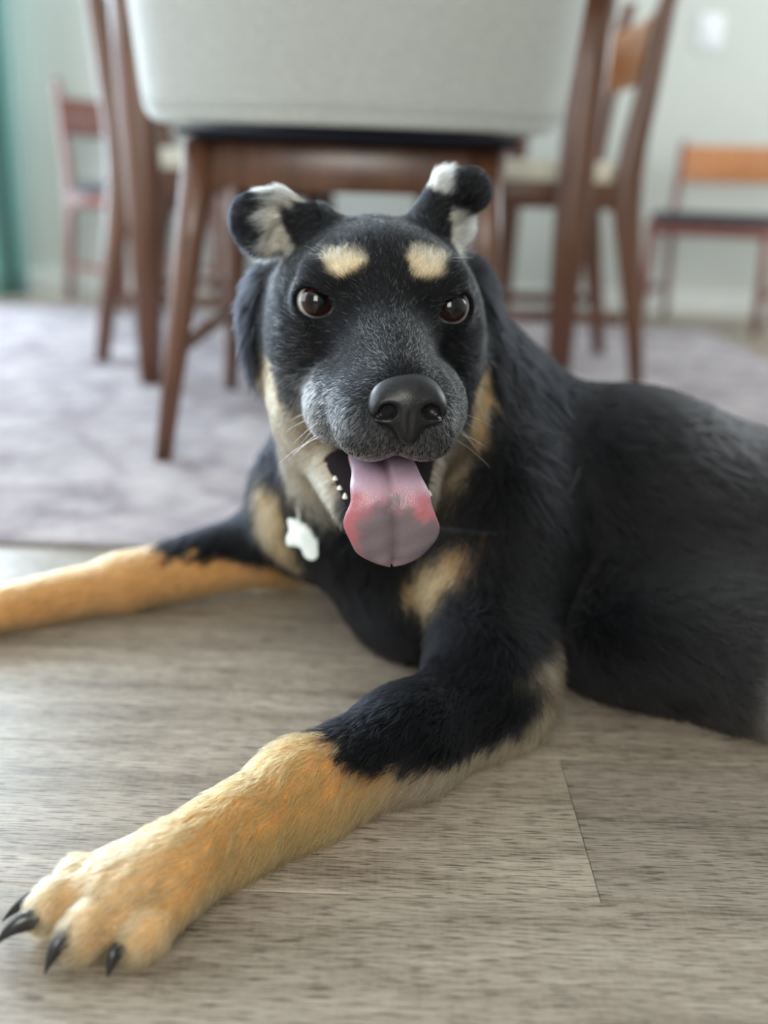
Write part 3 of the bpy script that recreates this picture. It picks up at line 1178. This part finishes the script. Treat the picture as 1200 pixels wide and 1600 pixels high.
# long pale whiskers and brow hairs
wk = []
for s in (-1, 1):
    for i in range(7):
        wk.append((H(s * (.034 + .001 * i), .045 - .008 * (i % 4), -.060 - .006 * (i // 2)), HR * s * .8 + HU * rng.uniform(-.5, .1) + HF * rng.uniform(-.1, .4), .020 + .012 * rng.random()))
    for i in range(6):
        wk.append((H(s * (.033 + .0015 * i), .004 - .002 * i, .026 + .001 * (i % 3)), HR * s * .7 + HU * rng.uniform(.2, .9) + HF * .35, .014 + .008 * rng.random()))
wr = np.array([a for a, b, c in wk]); wd = np.array([b / np.linalg.norm(b) for a, b, c in wk]); wl_ = np.array([c for a, b, c in wk])
wp = np.zeros((len(wk), NP, 3), np.float32)
for k in range(NP):
    t = k / (NP - 1)
    wp[:, k] = wr + wd * (wl_ * t)[:, None] + np.array([0, 0, -.3]) * (wl_ * t * t)[:, None]
pts = np.concatenate([pts, wp]); radii = np.concatenate([radii, np.tile([.00012, .0001, .00008, .00003], (len(wk), 1)).astype(np.float32)])
colour = np.concatenate([colour, np.tile([.75, .73, .68], (len(wk), 1))])
N = len(pts)
fur_data = bpy.data.hair_curves.new('fur')
fur_data.add_curves([NP] * N)
fur_data.attributes['position'].data.foreach_set('vector', (pts - SHIFT.astype(np.float32)).ravel())
ra = fur_data.attributes.get('radius') or fur_data.attributes.new('radius', 'FLOAT', 'POINT')
ra.data.foreach_set('value', radii.ravel())
at = fur_data.attributes.new('coat', 'FLOAT_COLOR', 'CURVE')
at.data.foreach_set('color', np.concatenate([np.clip(colour, 0, .95), np.ones((N, 1))], 1).astype(np.float32).ravel())
fur_data.materials.append(fur_material())
fur = link(bpy.data.objects.new('fur', fur_data), dog)
fur['kind'] = 'stuff'
print('fur strands', N)

# ------------------------------------------------------------------ dog: eyes
def eye_material(gaze):
    t = NT('dog_eye').setp(Roughness=.03)
    t.b.inputs['Specular IOR Level'].default_value = .42
    tc = t.n('ShaderNodeTexCoord')
    nrm = t.n('ShaderNodeVectorMath', operation='NORMALIZE')
    t.l(tc.outputs['Object'], nrm.inputs[0])
    dt = t.n('ShaderNodeVectorMath', operation='DOT_PRODUCT')
    t.l(nrm.outputs[0], dt.inputs[0])
    dt.inputs[1].default_value = gaze
    ang = t.math('ARCCOSINE', dt.outputs['Value'])
    fibre = t.noise(nrm.outputs[0], 26, 3)
    a2 = t.math('MULTIPLY_ADD', t.math('SUBTRACT', fibre, .5), .06, ang)
    a3 = t.math('MULTIPLY', a2, 1 / 1.5)
    t.base(t.ramp(a3, [(.0, (.003, .003, .004)), (.25, (.003, .003, .004)), (.29, (.012, .006, .004)), (.44, (.024, .011, .008)), (.54, (.008, .006, .006)), (.585, (.05, .04, .036)), (.68, (.50, .46, .44))]))
    return t.m


for s, e in zip((-1, 1), EYES):
    c = H(*e)
    bm = bmesh.new()
    bmesh.ops.create_uvsphere(bm, u_segments=48, v_segments=32, radius=ER)
    g = HF * .93 + HR * (-.01 if s < 0 else .05) + HU * .14
    g = g / np.linalg.norm(g)
    # the cornea stands a little proud of the globe
    for v_ in bm.verts:
        q = np.array(v_.co) / ER
        a = max(0.0, float(q @ g) - .72) / .28
        v_.co = v_.co * (1 + .05 * a * (2 - a))
    o = obj('eye', bm, eye_material(tuple(g)), dog)
    o.location = c - SHIFT

# ------------------------------------------------------------------ dog: nose leather
NC = H(.003, .093, -.044)
NVs = .0007
Nv = Volume(np.arange(NC[0] - .032, NC[0] + .032, NVs, dtype=np.float32), np.arange(NC[1] - .026, NC[1] + .03, NVs, dtype=np.float32), np.arange(NC[2] - .032, NC[2] + .028, NVs, dtype=np.float32), .02)


def HN(r, f, u):
    return NC + r * HR + f * HF + u * HU


Nv.ell(HN(0, -.004, .003), (.0205, .0155, .0145), head_rot(-.15), .004)
for s in (-1, 1):
    Nv.ell(HN(s * .0122, .0015, -.0015), (.0098, .0098, .0098), HROT, .005)
Nv.ell(HN(0, .003, -.009), (.0085, .0085, .0125), head_rot(.2), .006)
for s in (-1, 1):
    Nv.ell(HN(s * .0118, .0105, -.0022), (.0052, .0075, .0046), head_rot(0, s * -.35, s * .25), .003, 'cut')
    Nv.cone(HN(s * .015, .009, -.0045), HN(s * .0205, .001, -.0062), .0018, .0012, .002, 'cut')
Nv.cone(HN(0, .0125, -.002), HN(0, .0105, -.022), .0006, .0009, .002, 'cut')
NVv, NQ = Nv.mesh()
NVv = relax(NVv, NQ, 2)
t = NT('nose_leather').setp(Roughness=.36)
t.b.inputs['Specular IOR Level'].default_value = .33
vor = t.n('ShaderNodeTexVoronoi', feature='DISTANCE_TO_EDGE')
vor.inputs['Scale'].default_value = 620
t.l(t.coords((1, 1, 1)).outputs[0], vor.inputs['Vector'])
t.base(t.ramp(vor.outputs['Distance'], [(.0, (.004, .004, .005)), (.2, (.011, .011, .012))]))
t.bump(t.math('MINIMUM', vor.outputs['Distance'], .25), .3, .0006)
mesh_object('nose', NVv - SHIFT, NQ, t.m, dog)

# ------------------------------------------------------------------ dog: tongue, teeth
def tongue_mesh():
    # centre line in head coordinates (forward, up), half width, half thickness
    keys = [(.015, -.0945, .018, .006), (.045, -.0925, .020, .0062), (.066, -.0935, .0215, .0062), (.0780, -.096, .0222, .0058), (.0830, -.103, .0240, .0056),
            (.0845, -.112, .0270, .0054), (.0842, -.121, .0277, .0052), (.0836, -.130, .0255, .0050), (.0828, -.137, .0205, .0046), (.0818, -.142, .0135, .0040), (.0808, -.1445, .0050, .0028)]
    K = np.array(keys)
    tt = np.linspace(0, len(K) - 1, 96)
    def cr(col):
        i = np.clip(tt.astype(int), 0, len(K) - 2); f = tt - i
        p0 = K[np.maximum(i - 1, 0), col]; p1 = K[i, col]; p2 = K[i + 1, col]; p3 = K[np.minimum(i + 2, len(K) - 1), col]
        return .5 * ((2 * p1) + (-p0 + p2) * f + (2 * p0 - 5 * p1 + 4 * p2 - p3) * f ** 2 + (-p0 + 3 * p1 - 3 * p2 + p3) * f ** 3)
    Fc, Uc, Wc, Tc = cr(0), cr(1), cr(2), cr(3)
    dF, dU = np.gradient(Fc), np.gradient(Uc)
    lnn = np.hypot(dF, dU) + 1e-9
    nF, nU = -dU / lnn, dF / lnn                 # outward normal of the upper (front) side
    ring = 56
    V = []; info = []
    for i in range(len(tt)):
        for k in range(ring):
            an = 2 * PI * k / ring
            x = math.copysign(abs(math.cos(an)) ** .85, math.cos(an)); y_ = math.sin(an)
            top = y_ > 0
            y_ = math.copysign(abs(y_) ** .75, y_)
            off = Tc[i] * y_
            if top:                                            # groove and gently raised halves
                off -= .0030 * math.exp(-(x / .09) ** 2) * y_
                off -= .0020 * math.exp(-(x / .45) ** 2) * y_
                off += .0002 * math.sin(tt[i] * 4.1 + x * 5) * y_
            bend = -.0045 * x * x * (i / len(tt))               # edges curl back a little
            wav = 1 + .03 * math.sin(tt[i] * 2.3 + (0 if x > 0 else 1.4))
            lean = -.0062 + .0030 * sstep(.25, .75, i / len(tt))
            V.append(H(x * Wc[i] * wav + lean + .0025, Fc[i] + nF[i] * (off + bend), Uc[i] + nU[i] * (off + bend)))
            info.append((x, i / (len(tt) - 1), 1.0 if top else -1.0))
    V = np.array(V); info = np.array(info)
    Q = []
    for i in range(len(tt) - 1):
        for k in range(ring):
            j = (k + 1) % ring
            Q.append((i * ring + k, (i + 1) * ring + k, (i + 1) * ring + j, i * ring + j))
    Q = np.array(Q)
    x, s = info[:, 0], info[:, 1]
    Lt = head_local(V)
    uu = Lt[:, 2] - .007 + (vnoise(V, 130) - .5) * .012 + (vnoise(V + 2, 420) - .5) * .005; rr = Lt[:, 0] + (vnoise(V + 5, 130) - .5) * .010 + (vnoise(V + 8, 420) - .5) * .004
    pink_sheen = np.array([.40, .27, .34]); red = np.array([.36, .115, .135]); slate = np.array([.115, .103, .118])  # upper tongue pink is lifted to lilac, painting in the window sheen
    c = np.tile(pink_sheen, (len(V), 1))
    wr_ = sstep(-.098, -.116, uu)
    c = c * (1 - wr_[:, None]) + red * wr_[:, None]
    q1 = np.sqrt(((rr + .004) / .019) ** 2 + ((uu + .133) / .024) ** 2)
    q2 = np.sqrt(((rr - .012) / .020) ** 2 + ((uu + .139) / .020) ** 2)
    g = np.maximum(1 - sstep(.8, 1.25, q1), 1 - sstep(.75, 1.3, q2))[:, None] * .92
    c = c * (1 - g) + slate * g
    ed = sstep(-.142, -.155, uu)[:, None] * (rr < .004)[:, None] * .5
    c = c * (1 - ed) + np.array([.28, .15, .18]) * ed
    groove_shade = np.exp(-(x / .055) ** 2)[:, None] * sstep(.25, .45, s)[:, None] * .6  # crease darkened along the middle, standing in for groove shade
    c = c * (1 - groove_shade) + np.array([.06, .04, .05]) * groove_shade
    return V, Q, c


TV, TQ, TC = tongue_mesh()
t = NT('tongue').setp(Roughness=.36)
a = t.n('ShaderNodeAttribute', attribute_name='coat')
t.base(a.outputs['Color'])
t.b.inputs['Subsurface Weight'].default_value = .06
t.b.inputs['Subsurface Radius'].default_value = (.004, .0015, .001)
t.b.inputs['Subsurface Scale'].default_value = .6
vor = t.n('ShaderNodeTexVoronoi')
vor.inputs['Scale'].default_value = 1300
t.l(t.coords((1, 1, .6)).outputs[0], vor.inputs['Vector'])
t.bump(vor.outputs['Distance'], .35, .0005)
mesh_object('tongue', TV - SHIFT, TQ, t.m, dog, TC)

ivory = plain('tooth_ivory', (.72, .68, .58), .25, .5, .05)
for r_, f_, u_, hgt in ((-.0260, .040, -.1150, .0032), (-.0290, .034, -.1110, .0022), (-.0315, .028, -.1065, .0022), (.0275, .038, -.1140, .0030)):
    bm = bmesh.new()
    rings = []
    for k in range(5):
        q = k / 4
        rr = .0016 * (1 - q) ** .7 + .0003
        c = H(r_, f_ - .001 * q, u_ + hgt * q)
        rings.append([Vector(c - SHIFT + HR * rr * math.cos(an) + HF * rr * 1.2 * math.sin(an)) for an in [2 * PI * z / 10 for z in range(10)]])
    obj('tooth', loft_bm(rings), ivory, dog)

# ------------------------------------------------------------------ dog: claws
claw_mat = plain('claw_horn', (.016, .015, .016), .28, .5, .2)


def claw(tip_dir, root, length, r0):
    root = np.array(root); d = np.array(tip_dir, float); d /= np.linalg.norm(d)
    side = np.cross(d, (0, 0, 1)); side /= np.linalg.norm(side)
    upv = np.cross(side, d)
    rings = []
    for k in range(9):
        q = k / 8
        c = root + d * length * q + upv * (.0035 * math.sin(q * PI * .9) - .0045 * q * q)
        rr = r0 * (1 - q ** 1.6) * .95 + .0003
        rings.append([Vector(c - SHIFT + side * rr * .8 * math.cos(an) + upv * rr * 1.15 * math.sin(an)) for an in [2 * PI * z / 14 for z in range(14)]])
    obj('claw', loft_bm(rings), claw_mat, dog)


claw((-.88, -.40, -.20), (-.161, .4010, .0155), .0270, .0050)
claw((-.86, -.46, -.22), (-.163, .3850, .0140), .0235, .0054)
claw((-.50, -.62, -.45), (-.1420, .3750, .0170), .0225, .0056)
claw((-.30, -.60, -.30), (-.1190, .3730, .0095), .0140, .0050)
for dy in (-.024, -.008, .009, .024):
    claw((-.85, -.40, -.22), (-.388 + .35 * abs(dy), .695 + dy * 1.05, .011), .014, .0034)

# ------------------------------------------------------------------ collar and tag
ca, cb = H(0, -.075, -.05), np.array([.035, .775, .14])
ax_ = (cb - ca) / np.linalg.norm(cb - ca)
mid = np.array([-.008, .722, .155])
axis_n = np.array([.12, .35, -.92]); axis_n /= np.linalg.norm(axis_n)
e1 = np.cross(axis_n, (0, 1, 0)); e1 /= np.linalg.norm(e1)
e2 = np.cross(axis_n, e1)
ring_c = []
for k in range(72):
    an = 2 * PI * k / 72
    dr = e1 * math.cos(an) + e2 * math.sin(an)
    rr = np.linspace(.03, .16, 200)
    pp = mid + rr[:, None] * dr
    dd = body_field(pp)
    hit = np.argmax(dd > 0) if (dd > 0).any() else 199
    ring_c.append(rr[hit])
ring_c = np.array(ring_c)
for _ in range(6): ring_c = .5 * ring_c + .25 * (np.roll(ring_c, 1) + np.roll(ring_c, -1))
rings = []
for k in range(72):
    an = 2 * PI * k / 72
    dr = e1 * math.cos(an) + e2 * math.sin(an)
    r0 = ring_c[k]
    rings.append([Vector(mid - SHIFT + dr * (r0 + a_) + axis_n * b_) for a_, b_ in ((-.002, -.007), (.0015, -.007), (.0025, 0), (.0015, .007), (-.002, .007))])
bm = loft_bm(rings + [rings[0]], False)
collar = obj('collar', bm, plain('collar_webbing', (.012, .012, .015), .7, .3, .2), dog)

# bone-shaped tag hanging against the chest on a ring
OUT = [(-20, 33), (-7, 30), (8, 20), (22, 20), (29, 10), (24, -2), (20, -14), (18, -30), (8, -35), (-2, -28), (-6, -15), (-15, -10), (-26, -7), (-26, 5), (-20, 16)]
fine = []
for k in range(len(OUT)):
    p0, p1, p2, p3 = (np.array(OUT[(k + q) % len(OUT)], float) for q in (-1, 0, 1, 2))
    for f_ in (0, .25, .5, .75):
        fine.append(.5 * (2 * p1 + (p2 - p0) * f_ + (2 * p0 - 5 * p1 + 4 * p2 - p3) * f_ ** 2 + (3 * p1 - p0 - 3 * p2 + p3) * f_ ** 3))
ty = np.linspace(.55, .80, 300)
tx, tz = -.061, .106
col_ = body_field(np.stack([np.full(300, tx), ty, np.full(300, tz)], 1))
ty0 = ty[np.argmax(col_ < 0)] - .016
tc = np.array([tx, ty0, tz])
t_r = np.array([.96, .22, .10]); t_r /= np.linalg.norm(t_r)
t_u = np.array([-.05, .30, .95]); t_u -= t_r * (t_u @ t_r); t_u /= np.linalg.norm(t_u)
t_n = np.cross(t_r, t_u)
S_ = .00050
rings = []
for dn, sc in ((-.0009, .93), (-.0006, 1.0), (.0006, 1.0), (.0009, .93)):
    rings.append([Vector(tc - SHIFT + t_r * x * S_ * sc + t_u * y_ * S_ * sc + t_n * dn) for x, y_ in fine])
tagm = obj('tag', loft_bm(rings), plain('tag_enamel', (.72, .80, .80), .25, .5, .02), collar)
tagm['label'] = 'white bone-shaped tag'
rings = []
rc = tc + t_u * .0175 - t_r * .002 + np.array([0, .002, 0])
for k in range(24):
    an = 2 * PI * k / 24
    d_ = t_u * math.cos(an) + t_n * math.sin(an)
    rings.append([Vector(rc - SHIFT + d_ * (.0055 + .0007 * math.cos(b_)) + t_r * .0007 * math.sin(b_)) for b_ in (0, 1.57, 3.14, 4.71)])
obj('ring', loft_bm(rings + [rings[0]], False), M['metal'], collar)
print('tag', tc)
